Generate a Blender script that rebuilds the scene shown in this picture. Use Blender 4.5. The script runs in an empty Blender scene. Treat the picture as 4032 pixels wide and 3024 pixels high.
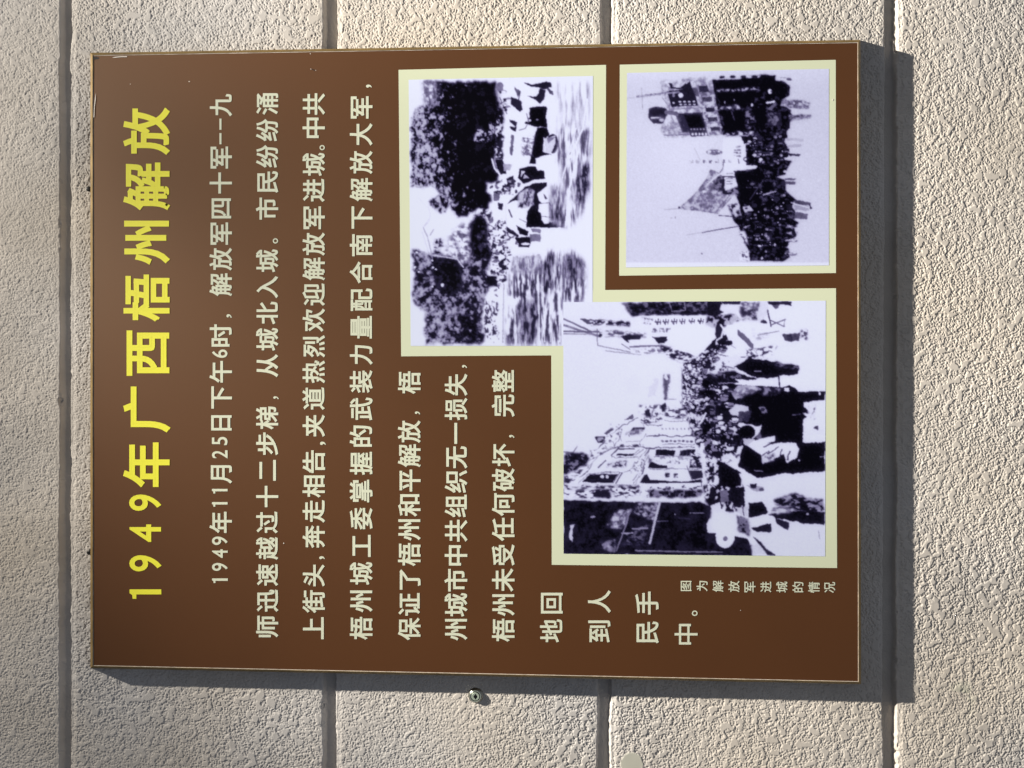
import bpy, math
import numpy as np
from mathutils import Vector, Matrix

# ----------------------------------------------------------------- frame
# a = metres down the wall, b = metres towards the reader's left, c = metres
# into the wall (c = 0 on the face of the panel).  World X = right, Z = up.
SW, SH, FPX = 4032., 3024., 3028.
R = np.array([[9.98947748e-01, -3.34945785e-03, 4.57403403e-02],
              [3.31787169e-03, 9.99994202e-01, 7.66456544e-04],
              [-4.57426423e-02, -6.13889458e-04, 9.98953069e-01]])
CP = np.array([0.60571339, 0.43729322, -0.99139126])
DEPTH = .024                      # panel face to wall
X0, Z0 = .41, 2.05


def w(p):
    p = np.asarray(p, float)
    return np.stack([X0 - p[..., 1], p[..., 2] - DEPTH, Z0 - p[..., 0]], -1)


def bp(px, py, c=0.):
    """photo pixel -> point (a,b,c) on the plane at depth c"""
    px = np.asarray(px, float); py = np.asarray(py, float)
    d = np.stack([(px - SW / 2) / FPX, (py - SH / 2) / FPX, np.ones_like(px)], -1) @ R
    k = (c - CP[2]) / d[..., 2]
    return CP + d * k[..., None]


def at(px, py, c=0.):
    return w(bp(px, py, c))


scn = bpy.context.scene
cd = bpy.data.cameras.new("camera"); cam = bpy.data.objects.new("camera", cd)
scn.collection.objects.link(cam); scn.camera = cam
cd.sensor_width = 36.; cd.lens = FPX / SW * 36.; cd.clip_start = .05; cd.clip_end = 50.
T = np.array([[0, -1, 0], [0, 0, 1], [-1, 0, 0.]])          # abc -> world directions
cx, cy, cz = T @ R[0], T @ (-R[1]), T @ (-R[2])
mw = Matrix.Identity(4)
for i in range(3):
    mw[i][0], mw[i][1], mw[i][2], mw[i][3] = cx[i], cy[i], cz[i], w(CP)[i]
cam.matrix_world = mw

world = bpy.data.worlds.new("World"); scn.world = world; world.use_nodes = True
bg = world.node_tree.nodes["Background"]
# dim evening surroundings, with an added glow from below that brings relief into shade
wn = world.node_tree
wt = wn.nodes.new("ShaderNodeTexCoord"); wdp = wn.nodes.new("ShaderNodeVectorMath"); wdp.operation = 'DOT_PRODUCT'
wmr = wn.nodes.new("ShaderNodeMapRange"); wmr.interpolation_type = 'SMOOTHSTEP'
wmx = wn.nodes.new("ShaderNodeMix"); wmx.data_type = 'RGBA'
wn.links.new(wt.outputs["Generated"], wdp.inputs[0]); wdp.inputs[1].default_value = (.30, -.42, -.86)
wn.links.new(wdp.outputs["Value"], wmr.inputs[0])
wmr.inputs[1].default_value = .25; wmr.inputs[2].default_value = 1.
wmx.inputs[6].default_value = (.088, .097, .117, 1); wmx.inputs[7].default_value = (.25, .27, .31, 1)
wn.links.new(wmr.outputs[0], wmx.inputs[0]); wn.links.new(wmx.outputs[2], bg.inputs[0])
bg.inputs[1].default_value = 1.
scn.view_settings.view_transform = 'Standard'; scn.view_settings.look = 'None'
scn.view_settings.exposure = 0.; scn.view_settings.gamma = 1.
scn.render.resolution_x = 1024; scn.render.resolution_y = 768


def spot(name, pos, aim, power, size, blend, radius, col):
    l = bpy.data.lights.new(name, 'SPOT'); o = bpy.data.objects.new(name, l)
    scn.collection.objects.link(o)
    l.energy = power; l.spot_size = size; l.spot_blend = blend; l.shadow_soft_size = radius; l.color = col
    p, q = Vector(w(pos)), Vector(w(aim))
    o.location = p; o.rotation_euler = (q - p).to_track_quat('-Z', 'Y').to_euler()
    return o


WARM = (1., .93, .815)
LP = (-1.742, -.376, -.84)
spot("floodlight", LP, (1.982, -.565, .024), 240, 2.363, 1., .02, WARM)
spot("floodlight_core", LP, (4., -.019, .024), 1010, .701, 1., .02, WARM)
spot("floodlight_low", LP, (3.595, 2., .024), 890, .62, 1., .02, WARM)
spot("second_floodlight", (-6., -4., -3.3), (.8, .1, .024), 110, .5, 1., .04, (1., .95, .88))

# ----------------------------------------------------------------- helpers


def mat(name, col, rough=.6, spec=.4, metal=0., noise=0., nscale=60., bump=0., attr=None):
    m = bpy.data.materials.new(name); m.use_nodes = True
    nt = m.node_tree; b = nt.nodes["Principled BSDF"]
    b.inputs["Roughness"].default_value = rough
    b.inputs["Specular IOR Level"].default_value = spec
    b.inputs["Metallic"].default_value = metal
    b.inputs["Base Color"].default_value = (*col, 1)
    if attr:
        a = nt.nodes.new("ShaderNodeVertexColor"); a.layer_name = attr
        nt.links.new(a.outputs["Color"], b.inputs["Base Color"])
    if noise or bump:
        tc = nt.nodes.new("ShaderNodeTexCoord")
        n = nt.nodes.new("ShaderNodeTexNoise"); n.inputs["Scale"].default_value = nscale
        n.inputs["Detail"].default_value = 6.
        nt.links.new(tc.outputs["Object"], n.inputs["Vector"])
        if noise:
            mx = nt.nodes.new("ShaderNodeMix"); mx.data_type = 'RGBA'; mx.blend_type = 'MULTIPLY'
            mx.inputs[0].default_value = 1.
            rp = nt.nodes.new("ShaderNodeMapRange")
            rp.inputs[1].default_value = .3; rp.inputs[2].default_value = .7
            rp.inputs[3].default_value = 1 - noise; rp.inputs[4].default_value = 1 + noise
            nt.links.new(n.outputs["Fac"], rp.inputs[0])
            if attr:
                nt.links.new(a.outputs["Color"], mx.inputs[6])
            else:
                mx.inputs[6].default_value = (*col, 1)
            nt.links.new(rp.outputs[0], mx.inputs[7])
            nt.links.new(mx.outputs[2], b.inputs["Base Color"])
        if bump:
            bm = nt.nodes.new("ShaderNodeBump"); bm.inputs["Strength"].default_value = bump
            bm.inputs["Distance"].default_value = .0004
            nt.links.new(n.outputs["Fac"], bm.inputs["Height"]); nt.links.new(bm.outputs[0], b.inputs["Normal"])
    return m


def mesh(name, verts, faces, m, parent=None, cols=None, smooth=False):
    me = bpy.data.meshes.new(name)
    verts = np.asarray(verts, np.float32)
    if isinstance(faces, np.ndarray):
        n = faces.shape[1]
        me.vertices.add(len(verts)); me.vertices.foreach_set("co", verts.ravel())
        me.loops.add(faces.size); me.loops.foreach_set("vertex_index", faces.astype(np.int32).ravel())
        me.polygons.add(len(faces))
        me.polygons.foreach_set("loop_start", np.arange(0, faces.size, n, dtype=np.int32))
        me.polygons.foreach_set("loop_total", np.full(len(faces), n, np.int32))
        me.update(calc_edges=True)
    else:
        me.from_pydata([tuple(map(float, v)) for v in verts], [], faces); me.update()
    if cols is not None:
        ca = me.color_attributes.new("tone", 'FLOAT_COLOR', 'POINT')
        c4 = np.ones((len(verts), 4), np.float32); c4[:, :3] = cols
        ca.data.foreach_set("color", c4.ravel())
    if smooth:
        me.polygons.foreach_set("use_smooth", np.ones(len(me.polygons), bool))
    me.materials.append(m)
    o = bpy.data.objects.new(name, me); scn.collection.objects.link(o)
    if parent is not None:
        o.parent = parent; o.matrix_parent_inverse = parent.matrix_world.inverted()
    return o


def empty(name, loc):
    o = bpy.data.objects.new(name, None); scn.collection.objects.link(o)
    o.location = [float(v) for v in loc]; o.empty_display_size = .05
    o.matrix_world = Matrix.Translation(o.location)
    return o


def tag(o, label, cat, group=None, kind=None):
    o["label"] = label; o["category"] = cat
    if group: o["group"] = group
    if kind: o["kind"] = kind


rng = np.random.default_rng(7)


def blur(x, sx, sy=None):
    """gaussian filter, sx along columns, sy along rows, in cells"""
    sy = sx if sy is None else sy
    fy = np.fft.fftfreq(x.shape[0])[:, None]; fx = np.fft.rfftfreq(x.shape[1])[None]
    g = np.exp(-2 * np.pi ** 2 * ((fx * sx) ** 2 + (fy * sy) ** 2))
    return np.fft.irfft2(np.fft.rfft2(x) * g, s=x.shape)


def gn(shape, sx, sy=None, r=rng):
    n = blur(r.standard_normal(shape), sx, sy)
    return (n - n.mean()) / n.std()


def sstep(a, b, x):
    t = np.clip((x - a) / (b - a), 0, 1)
    return t * t * (3 - 2 * t)


def lin(c):
    c = np.asarray(c, float) / 255.
    return np.where(c <= .04045, c / 12.92, ((c + .055) / 1.055) ** 2.4)


# ----------------------------------------------------------------- the wall
STEP = 2.2


def axis(lo, hi, n0, n1):
    return np.concatenate([np.arange(lo - n0 * 7, lo - 1, 7.), np.arange(lo, hi, STEP), hi + np.arange(0, n1 * 7, 7.)])


gx = axis(-30., 4062., 90, 90); gy = axis(-30., 3054., 70, 70)
PX, PY = np.meshgrid(gx, gy)
hs = PX.shape
B = bp(PX, PY, DEPTH)
# sprayed and flattened plaster: fine crumbs, then larger pressed flakes
f0 = rng.standard_normal(hs)
crumb = blur(f0, .75) - .8 * blur(f0, 1.9)
crumb = crumb / crumb.std() + .34 * gn(hs, 1.5) + .15 * gn(hs, 3.)
crumb = np.clip(crumb, -1.3, .72) * .92 - .12
dens = gn(hs, 90.) * .12 + .1 * sstep(1500, 3800, PX) + .05 * sstep(1500, 3000, PY)
f0 = rng.standard_normal(hs)
band = blur(f0, 3.7) - blur(f0, 7.4)
f0 = rng.standard_normal(hs)
fine = blur(f0, 1.5) - blur(f0, 3.)
flake = band / band.std() + .30 * fine / fine.std() + .30 * gn(hs, 16.)
flake = flake / flake.std()
fk = sstep(.84, .93, flake + dens)
top = 1.22 + .10 * gn(hs, 5.) + .03 * gn(hs, 1.2)
rel = (1.15 * crumb - .35 * sstep(.2, .9, flake + dens)) * (1 - fk) + top * fk
small = gn(hs, 1.6); sk = sstep(1.35, 1.5, small)
rel = np.where(sk * (1 - fk) > 0, rel * (1 - sk) + np.maximum(rel, 1.05) * sk, rel)
pd = np.hypot(PX - 2488, PY - 3006)
pk = sstep(47, 41, pd + 1.2 * gn(hs, 4.))
rel = rel * (1 - pk) + (1.15 + .12 * gn(hs, 6.)) * pk
amp = .00043 * (1 + .12 * gn(hs, 60.)) * (.90 + .10 * sstep(120, 420, PX))
hgt = rel * amp
shade = np.ones(hs)
# grooves: (left,right) photo columns at the top and at the bottom edge
for (l0, r0, l1, r1) in ((235, 275, 232, 276), (1271, 1324, 1270, 1322), (2367, 2409, 2349, 2404), (3483, 3532, 3474, 3530)):
    t = PY / SH
    wob = .9 * gn(hs, 1.5, 3.) + 1.8 * gn(hs, 2., 26.) + 2.5 * sstep(1.5, 2.4, gn(hs, 2., 3.)) * np.where(PX < (l0 + r0) / 2, 1, -1)
    lf = l0 + (l1 - l0) * t; rt = r0 + (r1 - r0) * t
    g = sstep(lf - 2, lf + 9, PX + wob) * sstep(rt + 4, rt - 6, PX + wob * 1.2)
    edge = sstep(lf - 22, lf - 2, PX) * sstep(rt + 22, rt + 2, PX)
    hgt = hgt - .0021 * sstep(rt + 26, rt + 1, PX) * (1 - g) * sstep(lf, rt, PX) - .0005 * sstep(lf - 18, lf, PX) * (1 - g) * sstep(rt, lf, PX)
    shade = shade * (1 - .12 * g)  # shade inside the grooves painted into the wall colour
    hgt = hgt * (1 - .6 * edge * (1 - g)) * (1 - .72 * g) - .0092 * g
B[..., 2] -= hgt
V = w(B)
ny, nx = hs
idx = np.arange(ny * nx).reshape(hs)
hid = (PX > 470) & (PX < 3270) & (PY > 270) & (PY < 2585)
keep = ~(hid[:-1, :-1] & hid[1:, 1:] & hid[:-1, 1:] & hid[1:, :-1])
F = np.stack([idx[:-1, :-1], idx[1:, :-1], idx[1:, 1:], idx[:-1, 1:]], -1)[keep]
base = np.array([.556, .517, .474])
tone = np.ones(hs + (3,)) * base
mott = 1 + .035 * gn(hs, 40.) + .02 * gn(hs, 6.)
tone *= (mott * shade)[..., None]
tone *= (1 + .016 * gn(hs, 70.)[..., None] * np.array([1, .2, -1.2]))
tone = tone * (1 - pk[..., None] * np.array([.10, .05, .12]))
gs = np.exp(-((PX - 3790) / 45.) ** 2 - ((PY - 2740) / 60.) ** 2) * sstep(-.2, .8, gn(hs, 6.))
tone *= 1 - gs[..., None] * np.array([.10, .03, .10])
used = np.zeros(ny * nx, bool); used[F.ravel()] = True
remap = np.cumsum(used) - 1
VV = V.reshape(-1, 3)[used]; CC = np.clip(tone.reshape(-1, 3)[used], .02, .9); F = remap[F]
n0 = len(VV)
q = at(np.array([400, 3340, 3340, 400.]), np.array([220, 220, 2630, 2630.]), DEPTH + .004)
VV = np.concatenate([VV, q]); CC = np.concatenate([CC, np.ones((4, 3)) * base])
F = np.concatenate([F, [[n0, n0 + 3, n0 + 2, n0 + 1]]])
m_wall = mat("wall_plaster", base, .85, .25, attr="tone")
wall = mesh("wall", VV, F, m_wall, cols=CC, smooth=True)
tag(wall, "rough cream plaster wall with sprayed flaky texture and straight grooves", "wall", kind="structure")
del V, B, F, VV, CC, tone, PX, PY

# ----------------------------------------------------------------- the panel
C4 = np.array([[356, 208], [3388, 157], [3390, 2694], [356, 2631]], float)     # TL TR BR BL
sgn = np.array([[1, 1], [-1, 1], [-1, -1], [1, -1]], float)
panel = empty("information_panel", at(3390, 1425, DEPTH))
tag(panel, "brown framed information board with yellow headline, cream Chinese text and three old photographs", "notice board")


def ring(ins, c):
    p = C4 + sgn * ins
    return at(p[:, 0], p[:, 1], c)


def loft(name, loops, m, parent, sub=1):
    """rings of four corners joined by quads; long edges are subdivided"""
    L = []
    for q in loops:
        pts = []
        for i in range(4):
            for k in range(sub):
                t = k / sub
                pts.append(q[i] * (1 - t) + q[(i + 1) % 4] * t)
        L.append(np.array(pts))
    n = 4 * sub
    vs = np.concatenate(L)
    fs = [[j * n + i, j * n + (i + 1) % n, (j + 1) * n + (i + 1) % n, (j + 1) * n + i] for j in range(len(L) - 1) for i in range(n)]
    return mesh(name, vs, fs, parent=parent, m=m)


m_gold = mat("frame_bronze", (.25, .165, .06), .42, .5, .35, noise=.25, nscale=40.)
m_edge = mat("edge_acrylic", (.68, .61, .53), .3, .5, noise=.3, nscale=90.)
m_brown = mat("print_brown", (.074, .0252, .0070), .50, .85, noise=.035, nscale=9., bump=.012)
m_brown.node_tree.nodes["Principled BSDF"].inputs["Specular Tint"].default_value = (1, .69, .46, 1)
m_yellow = mat("ink_yellow", (.80, .77, .050), .5, .4)
m_cream = mat("ink_cream", (.63, .66, .52), .5, .4)
m_mat = mat("border_pale_green", (.60, .645, .475), .5, .3)
m_photo = mat("photo_ink", (.5, .5, .5), .5, .05, attr="tone")
m_black = mat("black_mark", (.012, .010, .010), .6, .3)
m_fleck_glint = mat("fleck_glint_white", (.8, .75, .68), .35, .5)  # flecks, and highlights painted on the lifted film

bk = ring(1.0, DEPTH - .0005)
o = loft("frame", [ring(1., DEPTH - .0002), ring(0., .0024), ring(.5, .0018), ring(7.5, -.0007), ring(9., -.0007), ring(9.4, .0009)], m_gold, panel, 40)
# edges of a real frame are never perfectly straight
for v in o.data.vertices:
    if v.co.y > -.02: continue
    v.co.x += rng.normal(0, .00013); v.co.z += rng.normal(0, .00013)
loft("edge_strip", [ring(9.2, .0008), ring(9.4, -.0002), ring(11.6, -.0002), ring(11.7, .0004)], m_edge, panel, 60)
fr = ring(11.4, 0.)
mesh("print_sheet", fr, [[0, 3, 2, 1]], m_brown, panel)


def quad_mesh(name, px, c, m, parent):
    px = np.array(px, float)
    return mesh(name, at(px[:, 0], px[:, 1], c), [[0, 3, 2, 1]], m, parent)


# --- lettering -------------------------------------------------------------
_fc = bpy.data.curves.new("glyph", 'FONT'); _fo = bpy.data.objects.new("glyph", _fc)
scn.collection.objects.link(_fo)
_cache = {}


def embolden(v, f, off):
    """thicken a filled outline: every boundary edge gets a strip of half width off.
    The strips sit at slightly different heights (third column) so nothing is coplanar."""
    cnt = {}
    for p in f:
        for i in range(len(p)):
            a, b = p[i - 1], p[i]
            cnt[(min(a, b), max(a, b))] = cnt.get((min(a, b), max(a, b)), 0) + 1
    vs = [np.c_[v, np.zeros(len(v))]]; fs = list(f); n = len(v)
    for j, (a, b) in enumerate(e for e, c in cnt.items() if c == 1):
        d = v[b] - v[a]; l = np.hypot(*d)
        if l < 1e-6: continue
        d = d / l; nn = np.array([-d[1], d[0]]) * off; e = d * off * (1. if l > .03 else .45)
        q = np.array([v[a] - e - nn, v[b] + e - nn, v[b] + e + nn, v[a] - e + nn])
        vs.append(np.c_[q, np.full(4, 1 + j % 23)]); fs.append([n, n + 1, n + 2, n + 3]); n += 4
    return np.concatenate(vs), fs


ONE = np.array([(79, 0), (79, 270), (47, 270), (32, 247), (0, 244), (0, 212), (37, 212), (37, 0)], float) / 270 * .7


def glyph(ch, off):
    if ch == '1': return np.c_[ONE, np.zeros(8)], [[0, 1, 2, 3, 4, 5, 6, 7]]
    if (ch, off) not in _cache:
        _fc.body = ch; _fc.size = 1.; _fc.resolution_u = 5
        bpy.context.view_layer.update()
        dg = bpy.context.evaluated_depsgraph_get()
        me = bpy.data.meshes.new_from_object(_fo.evaluated_get(dg))
        v = np.array([x.co[:2] for x in me.vertices]); f = [list(p.vertices) for p in me.polygons]
        bpy.data.meshes.remove(me)
        _cache[(ch, off)] = embolden(v, f, off)
    return _cache[(ch, off)]


CEN = .38


def text_line(name, items, x0, x1, m, off, c=-.0003, parent=panel):
    """items: (char, y0, y1[, x0, x1]) in photo pixels; the text runs up the photo"""
    xc = (x0 + x1) / 2
    sc = np.median([(it[2] - it[1]) / np.ptp(glyph(it[0], off)[0][:, 0]) for it in items if len(it) == 3 and it[0] not in '日月工力中口一'])
    vs, fs, n = [], [], 0
    for it in items:
        o_ = off * (.55 if len(it) == 5 else 1.)
        v, f = glyph(it[0], o_)
        lo, hi = v.min(0), v.max(0)
        py = it[2] - (v[:, 0] - lo[0]) / (hi[0] - lo[0]) * (it[2] - it[1])
        if len(it) == 5:
            px = it[4] - (v[:, 1] - lo[1]) / (hi[1] - lo[1]) * (it[4] - it[3])
        else:
            px = xc - (v[:, 1] - CEN) * sc
        vs.append(at(px, py, c - v[:, 2] * 3e-6)); fs += [[i + n for i in p] for p in f]; n += len(v)
    return mesh(name, np.concatenate(vs), fs, m, parent)


text_line("headline", [('放', 424, 610), ('解', 640, 828), ('州', 869, 1042), ('梧', 1081, 1266), ('西', 1301, 1480), ('广', 1522, 1703), ('年', 1742, 1919),
    ('9', 1947, 2011.5, 508, 635), ('4', 2065, 2134.5, 509, 634), ('9', 2186, 2250, 509, 636), ('1', 2320.5, 2358, 510, 635)], 486, 668, m_yellow, .024)
L = []
L.append((825, 913.6, [('九', 370, 458), ('-', 467, 511, 864, 872), ('-', 524, 568, 864, 872), ('军', 577, 664), ('十', 679, 762), ('四', 781, 860), ('军', 876, 964), ('放', 976, 1065), ('解', 1076, 1166),
    ('，', 1237, 1252, 891.7, 912.7), ('时', 1277, 1365), ('6', 1376, 1409, 834.5, 895.6), ('午', 1421, 1507), ('下', 1521, 1609), ('日', 1635, 1695), ('5', 1720, 1753, 834.5, 896), ('2', 1773, 1805, 834.5, 896),
    ('月', 1832, 1904), ('1', 1925, 1943, 834.5, 896), ('1', 1977, 1995, 834.5, 896), ('年', 2015, 2099), ('9', 2112.5, 2146, 834.5, 896.5), ('4', 2163, 2197, 834.5, 896.5), ('9', 2216.5, 2248, 834.5, 897), ('1', 2277.5, 2295.6, 835, 897)]))
L.append((1007, 1097, [('涌', 367, 452), ('纷', 468, 556), ('纷', 570.5, 660), ('民', 673.5, 759), ('市', 778, 865), ('。', 938, 959, 1074, 1095), ('城', 982, 1072), ('入', 1087, 1174), ('北', 1188, 1277), ('城', 1291.5, 1381), ('从', 1394.5, 1485),
    ('，', 1560.5, 1572, 1076, 1098), ('梯', 1600.6, 1691), ('步', 1703, 1792), ('二', 1811, 1893), ('十', 1913, 1997), ('过', 2014, 2100), ('越', 2115, 2204), ('速', 2220.5, 2307), ('迅', 2321.5, 2409), ('师', 2424, 2509.5)]))
L.append((1189.5, 1281, [('共', 367, 452), ('中', 463, 543.6), ('。', 571, 591.5, 1258, 1279), ('城', 602, 693), ('进', 704, 795), ('军', 812.6, 902.5), ('放', 916, 1006.5), ('解', 1014, 1104), ('迎', 1116, 1204), ('欢', 1215, 1306.6), ('烈', 1320, 1407), ('热', 1419, 1509),
    ('道', 1525, 1614), ('夹', 1633, 1720), (',', 1739, 1752, 1260, 1283), ('告', 1773, 1862.5), ('相', 1872, 1959), ('走', 1969, 2058), ('奔', 2068.6, 2158), (',', 2190, 2202, 1257, 1279), ('头', 2223, 2309), ('街', 2324, 2414), ('上', 2430, 2517)]))
L.append((1375, 1469, [(',', 333, 345, 1441, 1464), ('军', 379, 467), ('大', 485.5, 573), ('放', 594, 685), ('解', 701, 793), ('下', 812.6, 900.5), ('南', 922, 1009), ('合', 1029.5, 1116), ('配', 1136, 1224.6), ('量', 1244, 1333), ('力', 1359, 1436), ('装', 1458, 1547),
    ('武', 1565.5, 1655), ('的', 1675, 1759), ('握', 1779, 1870), ('掌', 1889, 1978), ('委', 1999, 2085), ('工', 2106, 2193), ('城', 2213, 2303), ('州', 2325, 2411), ('梧', 2429, 2519)]))
L.append((1567, 1656, [('梧', 1462, 1551), ('，', 1620, 1632, 1633.5, 1654.6), ('放', 1655.5, 1744), ('解', 1749, 1839.5), ('平', 1848.6, 1935.5), ('和', 1946, 2034), ('州', 2044.7, 2129), ('梧', 2138, 2229), ('了', 2242, 2322), ('证', 2335, 2424.4), ('保', 2432, 2521)]))
L.append((1751, 1840, [('，', 1437, 1449.5, 1819, 1839), ('失', 1471.6, 1558), ('损', 1566.7, 1654.6), ('一', 1665, 1747.7), ('无', 1757, 1845), ('织', 1851.5, 1940.5), ('组', 1947.7, 2036.7), ('共', 2046.5, 2133), ('中', 2146.7, 2227), ('市', 2240, 2329), ('城', 2335, 2428), ('州', 2437, 2522)]))
L.append((1937, 2026, [('整', 1456, 1545), ('完', 1553, 1641), ('，', 1712.5, 1724.5, 2004.6, 2025.7), ('坏', 1747, 1837), ('破', 1844, 1935), ('何', 1941.6, 2032), ('任', 2039, 2130.7), ('受', 2144, 2226.6), ('未', 2238, 2329.6), ('州', 2340, 2426), ('梧', 2436, 2527)]))
L.append((2127, 2215, [('回', 2334, 2415.7), ('地', 2438, 2529.6)]))
L.append((2315, 2405, [('人', 2324, 2413.5), ('到', 2443, 2529.6)]))
L.append((2502, 2593, [('手', 2329.4, 2420), ('民', 2447, 2533)]))
L.append((2656, 2747, [('。', 2403.8, 2425.5, 2724, 2746.7), ('中', 2456.4, 2538, 2656, 2746.7)]))
for x0, x1, it in L:
    text_line("text_line", it, x0, x1, m_cream, .019 if len(it) > 2 else .017)
k = 1.8433
cap = [(1070, 1148, '图', 50, 124), (1185, 1265, '为', 50, 125), (1300, 1380, '解', 48, 130), (1415, 1497, '放', 50, 132), (1532, 1613, '军', 55, 133), (1648, 1728, '进', 55, 133), (1763, 1845, '城', 55, 135), (1880, 1960, '的', 57, 133), (1995, 2078, '情', 57, 137), (2112, 2192, '况', 58, 137)]
vs, fs, n = [], [], 0
for a0, a1, ch, b0, b1 in cap:
    v, f = glyph(ch, .012); lo, hi = v.min(0), v.max(0)
    py = 2260 + (b1 - (v[:, 0] - lo[0]) / (hi[0] - lo[0]) * (b1 - b0)) / k
    px = 2100 + (a1 - (v[:, 1] - lo[1]) / (hi[1] - lo[1]) * (a1 - a0)) / k
    vs.append(at(px, py, -.0003 - v[:, 2] * 3e-6)); fs += [[i + n for i in p] for p in f]; n += len(v)
mesh("caption", np.concatenate(vs), fs, m_cream, panel)
bpy.data.objects.remove(_fo); bpy.data.curves.remove(_fc)
# ----------------------------------------------------------------- the three old prints
PR = np.random.default_rng(23)


class Print:
    """a small monochrome picture painted into an array; coordinates are in its own drawing units"""

    def __init__(s, x0, y0, x1, y1, cell, bg):
        s.x0, s.y0, s.c = x0, y0, cell
        s.w, s.h = int((x1 - x0) / cell) + 1, int((y1 - y0) / cell) + 1
        s.X, s.Y = np.meshgrid(x0 + (np.arange(s.w) + .5) * cell, y0 + (np.arange(s.h) + .5) * cell)
        s.v = np.full((s.h, s.w), float(bg)); s.dy = 0
        s.wx = 3. * gn((s.h, s.w), 16 / cell, r=PR) + 1.6 * gn((s.h, s.w), 6 / cell, r=PR)
        s.wy = 3. * gn((s.h, s.w), 16 / cell, r=PR) + 1.6 * gn((s.h, s.w), 6 / cell, r=PR)

    def pts(s, p):
        if isinstance(p, str): p = [tuple(map(float, q.split(','))) for q in p.split()]
        return np.array(p, float) + [0, s.dy]

    def mask(s, p, k=.8):
        p = s.pts(p)
        X = s.X + s.wx * k; Y = s.Y + s.wy * k
        m = np.zeros(X.shape, bool)
        for i in range(len(p)):
            (xa, ya), (xb, yb) = p[i - 1], p[i]
            if ya == yb: continue
            c = (ya > Y) != (yb > Y)
            m ^= c & (X < (xb - xa) * (Y - ya) / (yb - ya) + xa)
        return m

    def P(s, p, v, k=.8): s.v[s.mask(p, k)] = v

    def E(s, x, y, rx, ry, v, k=.5):
        y = y + s.dy
        s.v[((s.X + s.wx * k - x) / rx) ** 2 + ((s.Y + s.wy * k - y) / ry) ** 2 < 1] = v

    def L(s, p, wd, v, k=.25):
        p = s.pts(p); X = s.X + s.wx * k; Y = s.Y + s.wy * k
        for (xa, ya), (xb, yb) in zip(p[:-1], p[1:]):
            dx, dy = xb - xa, yb - ya; l2 = dx * dx + dy * dy + 1e-9
            t = np.clip(((X - xa) * dx + (Y - ya) * dy) / l2, 0, 1)
            s.v[(X - xa - t * dx) ** 2 + (Y - ya - t * dy) ** 2 < (wd / 2) ** 2] = v

    def T(s, p, lo, hi, sx, sy=None, dark=.5, soft=.12, k=1.2, alpha=1., feather=None):
        """blotchy tone: share `dark` near lo, the rest near hi"""
        sy = sx if sy is None else sy
        n = sum(a_ * gn((s.h, s.w), np.where(sx == sy, 1., .8) * q_ * sx / s.c, np.where(sx == sy, 1., .9) * q_ * sy / s.c, PR) for q_, a_ in ((1., 1.), (.5, .8), (.25, .55)))
        n /= 1.394
        if callable(dark): dark = np.clip(dark(s.X, s.Y - s.dy), .02, .98)
        th = math.sqrt(2) * _erfinv(2 * np.asarray(dark, float) - 1)
        soft = max(soft * .9, .13)
        t = sstep(th - soft * 4, th + soft * 4, n)
        m = s.mask(p, k)
        f = (6. if k >= 1. else 2.) if feather is None else feather
        m = np.clip(blur(m.astype(float), f / s.c), 0, 1) * alpha
        s.v = s.v * (1 - m) + m * (lo + (hi - lo) * t)

    def marks(s, p, n, size, v, asp=1., ang=None):
        """scatter small strokes inside an outline"""
        m = s.mask(p); ii = np.argwhere(m)
        for i in PR.integers(len(ii), size=n):
            y, x = ii[i]; cx_, cy_ = s.X[y, x], s.Y[y, x]
            a = PR.uniform(0, math.pi) if ang is None else ang + PR.normal(0, .25)
            r = size * PR.uniform(.5, 1.5)
            val = PR.choice(v) if isinstance(v, (list, tuple)) else v
            dx, dy = s.X + s.wx - cx_, s.Y + s.wy - cy_
            u, q = dx * math.cos(a) + dy * math.sin(a), -dx * math.sin(a) + dy * math.cos(a)
            s.v[(u / (r * asp)) ** 2 + (q / r) ** 2 < 1] = val

    def people(s, p, n, r0, r1, xa, xb, bodies, head=.04, step=1.):
        """a crowd whose heads point to the left of the drawing, small ones first"""
        m = s.mask(p, .3); ii = np.argwhere(m); ii = ii[PR.integers(len(ii), size=n)]
        P = sorted((s.X[y, x], s.Y[y, x]) for y, x in ii)
        for x, y in P:
            r = float(np.interp(x, [xa, xb], [r0, r1])) * PR.uniform(.8, 1.2)
            b = PR.choice(bodies); dy = s.dy
            s.dy = 0
            s.E(x + 2.2 * r, y, 1.9 * r, 1.35 * r, b, .6)
            if PR.random() < .5: s.E(x + 2.4 * r, y + r * .5, 1.3 * r, .35 * r, min(1., b + .35) if b < .5 else b - .45, .6)
            s.E(x, y, r, .82 * r, head if PR.random() < .8 else .45, .3)
            if PR.random() < .55: s.E(x + .25 * r, y + .35 * r, .45 * r, .4 * r, .8, .3)
            s.dy = dy

    def done(s, bl, grain=.014):
        q = np.pad(s.v, 24, mode='edge')
        s.v = (.74 * blur(q, bl / s.c) + .15 * blur(q, 13. / s.c) + .11 * blur(q, 34. / s.c))[24:-24, 24:-24]
        s.v = (s.v - .5) * 1.10 + .5
        s.v = s.v + (.022 * gn(s.v.shape, 16 / s.c, r=PR) + .014 * gn(s.v.shape, 7 / s.c, r=PR)) * 5. * np.clip(s.v, 0, 1) * np.clip(.85 - s.v, 0, 1)
        s.v = np.clip(s.v + grain * gn(s.v.shape, .8, r=PR), 0, 1)

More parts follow.
